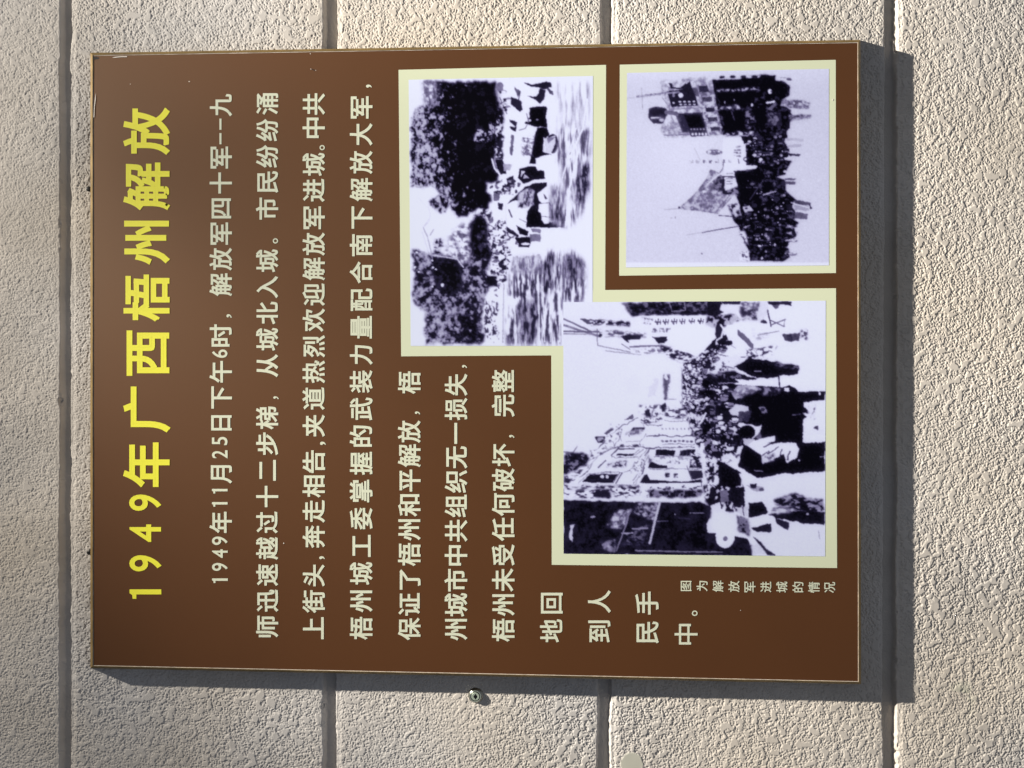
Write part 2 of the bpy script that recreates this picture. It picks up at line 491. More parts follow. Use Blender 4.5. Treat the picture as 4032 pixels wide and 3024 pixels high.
    def sample(s, X, Y):
        fx = np.clip((X - s.x0) / s.c - .5, 0, s.w - 1.001); fy = np.clip((Y - s.y0) / s.c - .5, 0, s.h - 1.001)
        ix, iy = fx.astype(int), fy.astype(int); ax, ay = fx - ix, fy - iy
        v = s.v
        return (v[iy, ix] * (1 - ax) + v[iy, ix + 1] * ax) * (1 - ay) + (v[iy + 1, ix] * (1 - ax) + v[iy + 1, ix + 1] * ax) * ay


def _erfinv(y):
    a = .147; l = np.log(np.maximum(1e-9, 1 - y * y)); t = 2 / (math.pi * a) + l / 2
    return np.sign(y) * np.sqrt(np.sqrt(t * t - l / a) - t)


INK = np.array([lin([3, 2, 9]), lin([40, 35, 62]), lin([122, 114, 150]), lin([205, 203, 230]), lin([213, 213, 233])])
INKT = np.array([0., .2, .5, .9, 1.])


def photo(name, corners, pr, ox, oy, sc, mcorn, cm, cp):
    """print on its pale border; corners in photo pixels TL TR BR BL"""
    q = np.array(corners, float); step = 2.6
    nu = int(np.hypot(*(q[1] - q[0])) / step); nv = int(np.hypot(*(q[3] - q[0])) / step)
    u, v = np.meshgrid(np.linspace(0, 1, nu + 1), np.linspace(0, 1, nv + 1))
    p = ((1 - u) * (1 - v))[..., None] * q[0] + (u * (1 - v))[..., None] * q[1] + (u * v)[..., None] * q[2] + ((1 - u) * v)[..., None] * q[3]
    t = pr.sample((p[..., 0] - ox) * sc, (p[..., 1] - oy) * sc)
    col = np.stack([np.interp(t, INKT, INK[:, i]) for i in range(3)], -1) / .90 * np.array([.84, .91, .965])
    ii = np.arange((nu + 1) * (nv + 1)).reshape(nv + 1, nu + 1)
    F = np.stack([ii[:-1, :-1], ii[1:, :-1], ii[1:, 1:], ii[:-1, 1:]], -1).reshape(-1, 4)
    o = mesh(name, at(p[..., 0], p[..., 1], cp).reshape(-1, 3), F, m_photo, panel, cols=col.reshape(-1, 3))
    quad_mesh("border", mcorn, cm, m_mat, o)
    return o


# --- soldiers crossing a stream below a wooded hill
A = Print(150, 190, 1980, 2800, 4.6, .97)
H1 = "300,245 1000,245 1015,400 1085,560 1078,760 1012,830 1012,960 975,1000 1010,1130 1060,1160 1035,1215 910,1225 925,1330 965,1370 930,1500 860,1510 830,1470 740,1560 650,1560 560,1480 480,1530 400,1460 360,1400 480,1340 420,1260 300,1280 190,1250 185,620 235,510 320,490"
A.T(H1, .012, .72, 16, 18, dark=lambda x, y: .50 + .48 * sstep(330, 640, x + .10 * (900 - y)) - .10 * sstep(900, 1250, y) * sstep(620, 300, x) - .18 * sstep(1230, 1500, y) * sstep(900, 500, x), soft=.3, k=2.5, feather=9)
A.T("300,245 460,245 430,480 320,490", .3, .97, 18, 26, dark=.5, soft=.45, feather=24)
A.T("640,300 1010,270 1050,600 1010,800 1000,1080 900,1210 740,1240 640,900", .008, .10, 20, dark=.8, soft=.3, feather=30)
A.T("820,710 985,715 960,830 800,835", .04, .75, 12, dark=.55)
A.T("920,640 1010,660 1050,760 1000,790", .05, .7, 12, dark=.65)
A.T("1010,560 1085,560 1080,830 1012,960", .05, .85, 14, 20, dark=.6)
A.T("1010,830 1080,800 1090,1000 1010,1000", .1, .95, 18, dark=.45)
A.T("840,1470 980,1500 960,1590 880,1600 800,1540", .1, .95, 22, dark=.45)
A.L("320,1650 370,1600 380,1540 360,1460", 5, .72); A.L("300,1700 390,2000", 6, .7); A.L("270,1380 350,1470", 4, .8)
A.dy = 1327
H2 = "860,205 900,250 940,330 935,480 975,570 960,690 930,800 1020,810 1020,890 960,910 900,1040 885,1180 880,1300 920,1400 860,1470 350,1460 315,1380 325,1150 225,1080 210,950 205,550 250,535 390,600 400,560 480,550 520,600 640,640 740,300 800,240"
A.T(H2, .05, .66, 17, dark=lambda x, y: .62 + .25 * sstep(700, 860, x) * sstep(700, 500, y) + .2 * sstep(560, 700, x) * sstep(900, 1100, y) - .28 * sstep(1000, 1150, y) * sstep(620, 420, x), soft=.4, k=2.5, feather=10)
A.T("640,330 760,250 760,640 700,700 640,640 520,590 560,420", .3, 1., 20, dark=.36, soft=.35, feather=22)
A.T("800,230 905,250 940,340 930,480 960,570 950,640 860,620 780,580 760,420", .012, .3, 18, dark=.82, soft=.3, feather=14)
A.T("470,620 620,630 690,760 690,900 600,970 460,950 400,800 410,680", .03, .2, 16, dark=.8, soft=.4, feather=14); 
A.T("400,450 520,450 500,520 420,540", .1, .8, 16, dark=.5); A.L("400,600 640,640 700,720", 10, .85)
for x, y in ((250, 575), (228, 717), (268, 762), (405, 722), (435, 738), (398, 905), (400, 650)): A.E(x, y, 10, 10, .98)
A.E(495, 890, 16, 18, .98); A.L("310,330 350,420 385,560 400,640", 12, .6); A.L("310,330 370,250", 7, .75); A.L("375,410 410,350", 9, .5)
A.dy = 0
# marching men: dark clothes and packs against pale water
for p, v in (("1280,250 1350,275 1440,265 1500,245 1550,260 1555,300 1500,320 1450,310 1380,300 1330,290", .08), ("1440,310 1500,330 1480,420 1440,470 1400,420 1310,390 1400,390 1430,360", .1),
    ("1500,300 1570,340 1575,380 1530,360", .2), ("1160,400 1260,430 1275,520 1250,545 1160,470", .12), ("1190,300 1255,340 1225,405", .25),
    ("1340,500 1500,485 1510,520 1500,560 1510,690 1400,690 1290,650 1340,590", .03), ("1140,610 1215,640 1210,690 1150,640", .1), ("1145,680 1215,690 1200,740 1150,700", .08),
    ("1410,700 1510,690 1530,770 1480,800 1470,930 1560,950 1400,990 1400,1050 1340,1040 1360,900 1390,760", .03), ("1160,760 1190,770 1175,970 1145,940", .3)): A.P(p, v)
A.E(1330, 625, 24, 14, .85); A.E(1415, 622, 14, 9, .6); A.E(1130, 420, 12, 12, .1); A.E(1055, 300, 35, 45, .4)
A.L("1050,400 1120,560", 10, .35); A.L("1250,350 1235,420", 10, .2); A.L("1310,560 1330,640 1300,700 1240,720", 9, .3)
A.T("1260,780 1390,760 1360,960 1270,970", .35, .97, 9, dark=.35, soft=.2)
for y in (790, 830, 880, 950): A.L(f"1270,{y} 1380,{y+20}", 5, .3)
A.E(1560, 850, 58, 92, .06); A.P("1490,800 1580,775 1590,850 1550,940 1470,925", .82); A.P("1520,850 1585,790 1500,790", .45); A.L("1480,790 1490,920", 9, .95)
A.P("1010,1010 1080,1000 1120,1140 1060,1150 1025,1080", .06); A.P("1085,1040 1170,1050 1150,1110 1090,1110", .62); A.L("975,1000 1000,1090 1060,1160", 16, .97)
A.P("1245,1090 1330,1065 1400,1070 1415,1110 1480,1110 1490,1190 1380,1200 1290,1240 1230,1180", .05); A.P("1260,1110 1300,1120 1258,1175", .85); A.P("1290,1150 1340,1180 1280,1190", .75)
A.marks("940,1240 1100,1180 1260,1200 1200,1340 1000,1340", 26, 10, [.1, .25, .4], 1.8)
A.P("1395,990 1540,950 1630,1000 1640,1100 1600,1240 1500,1250 1490,1110 1410,1100", .98)
A.P("1120,1430 1220,1340 1300,1265 1400,1230 1510,1220 1505,1260 1420,1330 1430,1400 1480,1440 1430,1500 1440,1600 1460,1660 1310,1650 1320,1500 1380,1420 1280,1400 1200,1400", .06)
A.T("1230,1330 1330,1275 1390,1300 1380,1440 1280,1480 1220,1470", .1, .75, 16, 22, dark=.45, soft=.4)
A.P("1330,1480 1420,1480 1450,1580 1480,1620 1660,1600 1670,1660 1310,1660", .04)
A.P("1430,1330 1520,1270 1530,1400 1480,1420 1430,1400", .95); A.P("1470,1330 1510,1380 1490,1390", .1)
A.P("1440,1430 1530,1420 1570,1500 1560,1560 1460,1550 1420,1500", .96); A.L("1440,1430 1530,1420 1575,1500 1560,1565 1455,1552", 6, .2)
A.P("990,1330 1060,1320 1050,1400 990,1400", .35); A.P("1040,1420 1085,1425 1075,1500 1040,1480", .12); A.L("1140,1490 1170,1560", 14, .15)
A.P("1120,1190 1180,1150 1200,1230 1140,1290", .1)
A.dy = 1327
for p, v in (("1070,240 1110,320 1180,370 1240,410 1230,430 1150,390 1090,330", .1), ("1210,310 1330,370 1320,410 1250,400", .03), ("1330,200 1450,190 1460,330 1320,330 1310,270", .03), ("1200,430 1340,420 1350,470 1330,520 1230,520 1240,490", .04),
    ("1345,400 1450,400 1450,470 1345,470", .4), ("1345,340 1450,350 1450,390 1370,380", .45), ("1530,285 1670,280 1670,330 1530,330", .1), ("940,400 1040,440 1030,470", .15), ("980,480 1030,500 1020,540 970,530", .15), ("1080,540 1120,540 1100,570", .2),
    ("1050,660 1120,610 1100,680 1140,740 1080,750 1030,690", .06), ("1040,840 1100,830 1080,870", .25), ("930,800 1020,810 1020,890 940,890", .05)): A.P(p, v)
A.E(1300, 490, 42, 11, .97); A.L("1240,250 1300,280", 7, .3); A.L("930,380 1050,480 1150,440 1220,400", 9, .25); A.L("940,300 1010,340 1050,280", 8, .3)
A.dy = 0
A.marks("920,1560 1050,1560 1200,1740 1250,1840 1160,1890 1140,2100 1040,2330 940,2400 950,2200 980,1980 920,1700", 70, 9, [.08, .2, .35], 2.2)
A.people("960,1560 1060,1600 1140,1800 1120,2000 1030,2250 960,2300 990,2050 940,1700", 40, 11, 13, 900, 1300, [.95, .9, .12, .35, .97], .12)
A.people("925,2400 1010,2420 1000,2740 940,2760 910,2560", 24, 8, 11, 900, 1100, [.2, .9, .35, .97], .2)
A.people("1060,1190 1180,1180 1160,1340 960,1330", 10, 12, 14, 900, 1200, [.95, .2, .9], .1)
A.people("1040,330 1130,400 1110,560 1060,480", 7, 12, 14, 900, 1200, [.95, .5, .9], .12)
A.T("900,2360 1035,2380 1030,2560 1045,2750 960,2790 900,2640", .15, .97, 13, 20, dark=.32)
A.L("1110,1430 1120,2200", 5, .8)
# the water: streaks running across the picture
A.T("1600,260 1930,260 1930,700 1600,690", .5, .99, 14, 110, dark=.22, soft=.5, feather=22)
A.T("1610,690 1930,700 1925,1250 1870,1500 1750,1650 1660,1660 1530,1600 1540,1270 1640,1230 1650,1080 1580,960 1620,860", .25, .98, 12, 90, dark=.45, soft=.35, feather=22)
A.T("1835,1060 1925,1030 1915,1250 1860,1420 1790,1430 1800,1240", .08, .7, 10, 40, dark=.55, soft=.3, feather=22)
A.T("1560,1290 1660,1260 1690,1500 1660,1640 1560,1600", .15, .8, 10, 60, dark=.55, soft=.4, feather=22)
A.L("1720,1000 1850,720 1900,420", 16, .97); A.L("1690,1650 1720,1300 1820,900", 18, .96); A.L("1660,1180 1720,960 1790,700", 12, .95)
A.dy = 1327
A.P("1180,620 1450,605 1420,770 1165,775", .55, 2.); A.T("1180,620 1450,605 1420,770 1165,775", .35, .85, 10, 30, dark=.4, soft=.6, feather=22)
A.T("1150,780 1400,770 1470,640 1560,530 1680,600 1660,1055 1655,1460 1110,1460 1130,1100 1240,1080 1150,1010 1130,930", .2, .96, 10, 60, dark=.52, soft=.25, feather=22)
A.T("1670,590 1750,550 1880,680 1890,800 1870,940 1860,1055 1655,1055", .15, .96, 9, 55, dark=.55, soft=.25, feather=22)
A.T("1470,680 1560,620 1555,950 1480,1010", .06, .7, 9, 60, dark=.7, soft=.3, feather=22); A.T("1690,580 1860,680 1870,850 1700,830", .12, .6, 9, 60, dark=.65, soft=.35, feather=22)
A.T("1240,1090 1420,1000 1430,1200 1400,1450 1240,1450", .15, .6, 11, 40, dark=.6, soft=.35, feather=22)
A.P("1130,1010 1230,1020 1220,1080 1120,1090", .97, 2.)
for x in (1425, 1470, 1530, 1620): A.L(f"{x},{PR.uniform(880,1000):.0f} {x+15},1440", 11, .97)
A.L("1090,880 1080,1450", 10, .6)
A.dy = 0
A.done(3.8)
ph = photo("photograph", [(1609, 314), (2335, 299), (2333, 1362), (1617, 1362)], A, 1540, 220, 2.4578, [(1569.3, 275), (2386.3, 255.4), (2382, 1398), (1579.5, 1403)], -.0001, -.00028)
ph["label"] = "tall old photograph of soldiers wading across a stream below dark trees"

# --- crowd with a flag in front of a building
A = Print(100, 110, 2100, 2080, 4.6, .80)
A.v += .05 * np.exp(-((A.Y - 130) / 120.) ** 2) + .06 * np.exp(-((A.X - 700) / 500.) ** 2 - ((A.Y - 900) / 500.) ** 2)
A.v[A.Y > 2000] = .92
A.T("430,240 950,200 940,240 1060,760 900,775 720,780 490,795 430,680 470,640 560,640 540,560 510,520 470,400 450,280", .5, .86, 13, dark=.5, soft=.5)
A.T("800,330 990,330 1050,760 900,770", .35, .82, 13, dark=.5, soft=.4)
for p, v in (("730,240 750,310 690,320 680,280", .1), ("520,260 560,270 560,300 640,305 690,260 690,320 540,315", .1), ("510,340 760,310 810,480 550,495", .1), ("750,310 800,310 820,390 780,390", .3),
    ("590,560 850,545 905,770 735,780 720,740 660,740", .22), ("665,575 835,560 872,690 722,700", .04), ("810,290 900,285 920,350 820,350", .2), ("840,400 940,395 945,445 850,445", .25),
    ("875,505 965,500 975,540 885,545", .15), ("900,595 990,590 1000,630 910,640", .2), ("925,690 1015,685 1025,720 935,725", .2)): A.P(p, v, .5)
A.E(640, 382, 22, 26, .92); A.E(570, 380, 14, 20, .5); A.P("455,300 520,300 530,350 470,330", .75)
for i in range(4): A.E(632 + i * 45, 443, 14, 9, .88, .2); A.E(640 + i * 44, 470, 14, 7, .85, .2)
A.E(572, 455, 12, 9, .85, .2)
for i in range(5): A.E(742 + i * 30, 710, 8, 8, .65, .2); A.E(756 + i * 32, 757, 10, 13, .9, .2)
A.L("480,768 720,762", 8, .35); A.L("520,520 850,500", 8, .45); A.L("530,545 580,650", 9, .5); A.L("460,400 540,520", 8, .5); A.L("590,560 660,740", 10, .3)
A.P("330,510 400,492 490,500 530,545 500,590 470,655 370,655 325,600", .2, .4); A.E(400, 545, 60, 30, .12); A.E(470, 540, 40, 30, .09); A.E(402, 601, 58, 9, .9, .3); A.E(455, 622, 24, 14, .7); A.L("340,615 470,600", 8, .3)
A.L("500,545 600,560", 40, .35); A.L("115,412 220,398", 12, .72); A.L("220,396 480,362 620,350", 20, .45); A.L("240,392 600,356", 7, .72); A.L("262,310 272,520", 6, .5)
for i in range(7): A.L(f"{300+i*45},380 {312+i*45},366", 5, .25)
CR = "945,235 1420,185 1560,190 1555,240 1640,250 1695,290 1690,380 1620,420 1600,480 1700,520 1720,600 1690,640 1650,680 1660,760 1640,830 1680,880 1640,940 1640,1010 1710,1020 1670,1090 1650,1150 1560,1170 1640,1200 1660,1300 1690,1340 1740,1390 1720,1470 1760,1530 1740,1600 1780,1607 1740,1667 1760,1737 1700,1797 1640,1850 1690,1877 1690,1947 1640,1982 1310,1982 1290,1880 1250,1770 1210,1660 1150,1590 1140,1500 1230,1560 1210,1450 1170,1340 1200,1260 1150,1115 1370,1095 1390,1065 1280,1070 1270,1000 1255,870 1340,850 1230,800 1350,760 1050,765"
A.P(CR, .03)
A.T(CR, .01, .30, 11, dark=.80, soft=.2)
A.P("960,250 1420,210 1390,300 980,330", .03); A.P("1000,360 1370,335 1350,470 1020,480", .03); A.P("1040,540 1240,530 1270,720 1070,740", .03); A.P("1160,1125 1370,1110 1400,1300 1320,1440 1230,1440 1190,1280", .03)
A.P("1420,190 1550,195 1545,240 1640,260 1680,300 1670,370 1590,400 1400,330", .03); A.P("1360,500 1450,500 1460,700 1390,720", .03)
A.people("1270,760 1400,740 1600,760 1640,1000 1560,1150 1400,1080 1300,900", 36, 13, 17, 1200, 1700, [.02, .04, .12, .2], .03)
A.people("1220,1450 1380,1420 1620,1350 1700,1480 1640,1700 1600,1900 1340,1940 1260,1700", 60, 13, 18, 1200, 1700, [.02, .04, .1, .16, .05], .03)
A.people("1230,1200 1560,1180 1640,1240 1560,1340 1330,1380", 12, 13, 16, 1200, 1700, [.02, .04, .14], .03)
A.T("990,330 1390,305 1390,330 990,350", .1, .85, 12, 6, dark=.55); A.T("1020,490 1200,478 1220,515 1030,522", .25, .85, 12, dark=.4); A.P("955,205 1420,188 1400,212 960,232", .78)
for x in (1040, 1145, 1245, 1355): A.E(x, 203, 28, 14, .12)
A.E(1502, 345, 18, 24, .95, .3); A.E(1512, 345, 9, 9, .3); A.P("1462,455 1550,425 1565,450 1480,470", .92); A.P("1480,520 1560,440 1580,470 1520,530", .35); A.E(1330, 472, 12, 16, .9)
A.T("1490,550 1605,545 1605,675 1475,670", .12, .42, 12, dark=.5, soft=.5); A.L("1130,540 1160,620", 9, .4); A.T("1260,520 1340,540 1370,700 1280,700", .05, .5, 13, dark=.6); A.E(1065, 450, 5, 14, .8); A.E(1160, 425, 6, 9, .7)
A.T("1055,745 1350,735 1330,765 1060,770", .1, .85, 14, 8, dark=.5)
A.T("1620,420 1740,420 1890,450 1880,515 1720,500 1610,480", .25, .75, 13, 8, dark=.5, soft=.4); A.T("1690,575 1900,562 1890,600 1720,625 1690,640", .2, .6, 14, 7, dark=.5, soft=.4)
for p, v in (("1660,800 1830,795 1825,825 1660,825", .68), ("1660,865 1810,850 1805,885 1680,890", .66), ("1650,930 1720,950 1800,955 1780,975 1690,965", .15), ("1640,1185 1760,1185 1740,1210 1650,1205", .3), ("1650,1220 1760,1222 1740,1250 1650,1245", .25),
    ("1740,1385 1900,1425 1890,1450 1740,1430", .25), ("1740,1440 1880,1450 1880,1500 1740,1490", .6), ("1880,1420 1912,1480 1895,1490", .08), ("1740,1505 1870,1530 1860,1580 1740,1570", .3), ("1640,640 1700,640 1690,700 1650,740", .05)): A.P(p, v)
A.E(1690, 228, 26, 14, .25); A.L("1600,210 1690,215", 6, .5)
A.P("1050,795 1235,785 1265,860 1275,1070 1385,1065 1370,1092 1150,1115 1060,1130 1040,1000", .90, .4)
A.E(965, 932, 80, 27, .38, .3); A.E(965, 935, 58, 15, .78, .3); A.T("900,915 1030,915 1030,950 900,950", .35, .85, 9, dark=.45, k=.3)
for i, x in enumerate((745, 805, 870, 930, 990, 1055, 1115)):
    A.T(f"{x-17},{1008+i*-1} {x+17},{1008-i} {x+17},{1040-i} {x-17},{1040-i}", .3 if 2 <= i <= 5 else .6, .85, 7, dark=.5, k=.2)
for y in (877, 910, 938, 968): A.T(f"1155,{y-9} 1222,{y-9} 1222,{y+9} 1155,{y+9}", .35, .9, 9, dark=.5, k=.2)
A.P("1225,775 1330,780 1340,840 1250,850", .04); A.E(1305, 830, 20, 12, .85); A.E(1355, 800, 16, 10, .7); A.E(1268, 1000, 24, 22, .15); A.E(1268, 1000, 14, 13, .9)
A.P("1280,1060 1380,1065 1370,1090 1250,1095", .88); A.E(1415, 1005, 18, 16, .9); A.E(1440, 1030, 14, 12, .5); A.E(1355, 960, 20, 12, .8); A.L("770,890 830,1010", 9, .7); A.L("1195,1000 1205,1040", 9, .3)
A.L("1050,1030 1050,1090 1020,1130", 9, .35)
FL = "930,1095 1010,1130 1050,1180 1070,1310 1190,1260 1150,1350 1010,1530 800,1500 620,1480 700,1400 800,1310 880,1200"
A.T(FL, .32, .72, 14, 14, dark=.5, soft=.5, k=.5)
A.T("1000,1160 1060,1180 1070,1310 1010,1320 960,1280", .15, .5, 12, dark=.55, soft=.4, k=.5)
A.P("1045,1180 1065,1200 1072,1310 1050,1320 1035,1260", .1); A.P("1050,1310 1190,1270 1190,1340 1040,1340", .1); A.T("1060,1280 1190,1270 1190,1360 1120,1340", .1, .5, 12, dark=.5)
A.L("1060,1140 1010,1150 900,1240", 12, .85); A.L("1000,1530 1160,1350", 9, .8); A.L("970,1520 1120,1340", 6, .3); A.E(866, 1312, 16, 12, .85)
A.E(625, 1470, 9, 12, .08); A.L("480,1485 620,1480", 9, .62); A.L("1010,1545 1235,1560", 8, .15); A.L("690,1734 850,1710", 5, .58); A.L("850,1710 1010,1680 1190,1652", 9, .22)
A.P("1060,1125 1150,1118 1190,1260 1075,1305", .86); A.L("1045,1170 1170,1170", 11, .08)
for y in (1140, 1190, 1215, 1240): A.L(f"1085,{y} 1140,{y-3}", 7, .35)
A.T("1090,1440 1190,1430 1215,1540 1160,1590 1120,1500", .12, .75, 13, dark=.55); A.P("1240,1460 1310,1450 1345,1500 1260,1520", .75); A.E(1275, 1475, 16, 10, .2)
A.T("1200,1690 1260,1700 1300,1850 1240,1800", .2, .85, 13, dark=.5); A.T("1210,1900 1300,1880 1300,1982 1210,1982", .2, .9, 12, 10, dark=.35)
A.L("1310,1390 1440,1200", 7, .4); A.E(1330, 1240, 22, 16, .35); A.L("1440,1345 1560,1310", 14, .7); A.L("1250,1660 1310,1640", 9, .7); A.E(1405, 1837, 18, 10, .9); A.E(1550, 1825, 8, 14, .85); A.E(1428, 1957, 10, 14, .8); A.E(1640, 1350, 14, 10, .6); A.E(1650, 1120, 16, 14, .75)
for y in (1640, 1700, 1770, 1905): A.T(f"1650,{y} 1770,{y+4} 1760,{y+26} 1650,{y+24}", .08, .8, 14, 7, dark=.6)
A.L("1710,1420 1880,1470", 9, .85); A.L("1740,1590 1640,1500", 5, .4); A.E(842, 1912, 8, 8, .35); A.E(585, 1563, 6, 14, .45); A.E(550, 1566, 10, 6, .6)
A.done(3.8)
ph = photo("photograph", [(2468.8, 287), (3264, 271), (3264, 1045), (2464.8, 1053)], A, 2420, 220, 2.4578, [(2440.3, 254.6), (3290.7, 235.5), (3291.5, 1075), (2438, 1085.5)], -.0001, -.00028)
ph["label"] = "old photograph of a crowd with a large flag beside a brick building"

# --- a crowded street lined with shops
A = Print(100, 100, 2090, 2030, 3.7, .95)
A.v -= .03 * sstep(900, 300, A.X) * sstep(1100, 500, A.Y)
A.T("555,130 1190,122 1200,225 660,235 640,240", .03, .35, 14, 8, dark=.68, soft=.3); A.L("910,140 930,200 1030,190 1020,130", 7, .5)
A.P("250,250 400,262 620,275 620,300 300,290", .22); A.T("320,262 620,270 620,310 330,300", .08, .9, 16, 8, dark=.5)
A.L("130,255 330,345", 13, .35); A.L("130,300 400,385", 16, .4); A.L("130,345 380,352", 13, .3); A.L("130,365 330,368", 10, .5); A.T("320,325 740,360 740,390 440,380", .2, .85, 22, 8, dark=.55)
A.L("378,330 380,450", 7, .35); A.E(402, 376, 14, 14, .12); A.P("550,380 700,375 690,410 610,430", .1); A.P("780,385 920,385 880,430 830,435", .08); A.P("600,410 800,400 830,440 640,450", .96)
A.L("380,450 620,500", 8, .45); A.L("440,490 700,520", 8, .5); A.L("620,460 830,452", 14, .35); A.L("560,440 620,480", 8, .4); A.T("640,480 860,470 880,500 660,520", .4, .95, 14, 7, dark=.4)
A.T("830,445 1000,478 1115,545 1060,585 930,545 860,490", .12, .95, 20, 8, dark=.55)
A.P("650,235 1180,228 1250,320 1190,330 900,320 780,300 690,260", .97, .4)
A.T("690,250 790,255 770,300 720,285", .1, .9, 14, 9, dark=.5)
for i, x in enumerate((825, 882, 945, 1005, 1075, 1140)):
    r = 21; y = 276 - i
    A.L(f"{x-r},{y} {x+r},{y+2}", 7, .1, .2); A.L(f"{x+4},{y-r} {x-2},{y+r}", 7, .12, .2); A.L(f"{x+r},{y-r+6} {x+r-4},{y+r-4}", 6, .15, .2); A.L(f"{x-r+4},{y-r+8} {x-8},{y+r-6}", 6, .2, .2)
for x in (800, 855, 905, 950, 990): A.T(f"{x-20},322 {x+20},322 {x+20},356 {x-20},356", .3, .92, 8, dark=.5, k=.2)
A.P("1190,122 1290,122 1310,200 1250,240 1190,228", .07); A.P("1290,150 1430,155 1390,230 1280,190", .9, .3); A.P("1290,122 1440,122 1430,150 1300,148", .12); A.T("1440,125 1600,125 1580,260 1460,270 1430,190", .2, .8, 22, 14, dark=.5, soft=.4); A.P("1590,120 1640,122 1640,200 1580,300 1560,240", .85)
A.P("1640,125 1810,122 1810,155 1650,150", .08); A.P("1670,150 1725,150 1715,180 1690,180", .3); A.L("1635,190 1660,310", 10, .15); A.L("1660,300 1765,258", 8, .25); A.L("1660,268 1760,310", 8, .25); A.L("1762,255 1755,312", 6, .4); A.E(1605, 280, 22, 20, .15)
A.T("1180,235 1400,215 1440,260 1330,300 1230,330 1180,290", .04, .7, 15, dark=.6)
A.P("930,310 1100,288 1230,330 1255,400 1110,530 960,480 890,400", .97, .5)
A.P("1250,395 1330,370 1350,410 1290,460 1200,520 1120,590 1095,560 1190,460", .06); A.marks("1150,480 1330,380 1350,420 1200,560", 14, 9, [.5, .9], 1.6)
A.E(1280, 350, 32, 62, .12); A.L("1290,300 1310,330 1295,390 1260,412", 12, .96)
A.P("1330,300 1420,283 1640,290 1660,330 1560,380 1720,378 1730,395 1560,440 1500,470 1420,400 1340,350", .96); A.P("1420,330 1470,370 1530,440 1530,480 1480,440 1415,370", .3); A.T("1520,330 1660,340 1640,410 1520,420", .55, .98, 20, 8, dark=.3, soft=.5)
A.L("1560,375 1720,345", 7, .4); A.P("1740,365 1870,360 1870,420 1760,420", .2); A.T("1880,345 1930,330 1930,415 1880,400", .15, .9, 13, dark=.5)
A.P("1275,440 1350,405 1480,470 1470,530 1280,530", .95); A.L("1280,520 1400,540 1470,535", 8, .3); A.L("1350,440 1400,470", 6, .5); A.P("1520,470 1660,455 1640,490 1500,540", .3); A.T("1480,480 1700,450 1640,560 1480,560", .15, .97, 16, 10, dark=.35)
A.P("1215,545 1420,520 1460,560 1400,640 1330,650 1215,620", .9); A.E(1275, 588, 36, 34, .15); A.T("1200,560 1350,560 1340,650 1200,650", .1, .9, 12, dark=.4); A.L("1300,600 1390,620", 8, .4)
A.T("1000,580 1110,540 1200,490 1230,560 1200,640 1150,680 1190,730 1060,800 1070,1050 1020,1000 1000,870 1000,650", .04, .97, 9, 11, dark=.42, soft=.12)
A.T("1060,700 1190,690 1340,740 1340,900 1450,1080 1440,1250 1330,1330 1250,1300 1180,1230 1120,1180 1060,1060 1060,870", .02, .85, 14, 14, dark=.66, soft=.16)
A.P("1240,740 1400,740 1420,880 1300,900 1220,820", .04); A.P("1250,900 1340,900 1380,1010 1300,1030 1240,980", .05); A.P("1200,870 1260,870 1250,960 1210,960", .35)
A.P("1140,670 1400,645 1560,700 1390,730 1200,720", .06); A.T("1190,660 1400,640 1480,680 1400,720", .03, .4, 14, dark=.65)
BM = "1190,720 1390,735 1540,745 1740,755 1820,745 1860,790 2060,790 2060,850 1900,870 1950,950 1900,1000 1890,1170 2060,1160 2060,1380 1900,1390 1740,1400 1560,1430 1470,1370 1440,1230 1450,1080 1340,980 1290,840"
A.P(BM, .03); A.P("1390,610 1500,540 1640,565 1870,600 1860,660 1650,690 1560,695 1470,650", .04); A.T("1680,570 1870,600 1860,630 1690,610", .05, .4, 18, 7, dark=.6); A.L("1540,640 1590,640", 8, .6)
A.P("1360,800 1420,740 1540,745 1590,775 1480,800 1400,850", .62); A.T("1370,790 1540,745 1590,775 1430,840", .3, .8, 18, 12, dark=.5, soft=.5); A.T("1590,755 1740,765 1720,810 1600,820", .08, .55, 13, dark=.5, soft=.4)
A.P("1335,945 1400,885 1490,900 1500,960 1440,1010 1390,1000", .82); A.P("1430,940 1510,940 1500,1010 1420,1010", .25, 1.6); A.P("1570,910 1620,905 1635,950 1590,955", .5); A.E(1600, 925, 18, 12, .2)
A.P("1385,700 1540,708 1430,725", .95); A.P("1560,700 1720,698 1710,730 1570,735", .95); A.P("1740,688 1862,688 1845,775 1790,742 1730,740", .97); A.P("1750,760 1795,765 1795,790 1755,785", .95); A.L("1720,680 1725,760", 9, .08)
A.P("1900,872 2058,855 2058,1030 1975,1030 1980,915 1910,910", .95); A.T("1940,900 1990,900 1990,1000 1940,980", .05, .9, 16, dark=.6); A.P("1895,950 1945,955 1930,980", .95); A.P("1900,1025 1950,1012 1925,1050 1900,1050", .97); A.P("1910,1085 1960,1070 2058,1060 2058,1110 1930,1110", .92); A.P("1970,1060 2010,1040 2010,1080", .1); A.L("1910,1160 2035,1148", 12, .95); A.E(2018, 806, 9, 12, .95); A.L("2025,1272 2060,1270", 6, .7); A.L("1820,962 1880,958", 5, .5)
A.P("1370,1015 1450,1022 1560,1050 1590,1030 1575,1100 1520,1140 1420,1040", .92); A.E(1485, 1090, 60, 50, .02, .3); A.P("1450,1140 1540,1140 1530,1190 1470,1190", .75); A.P("1545,1130 1580,1090 1600,1150", .35)
A.P("1480,1190 1540,1150 1600,1130 1690,1115 1690,1150 1630,1175 1740,1165 1840,1170 1872,1220 1850,1280 1780,1312 1760,1250 1680,1290 1600,1330 1590,1260", .94)
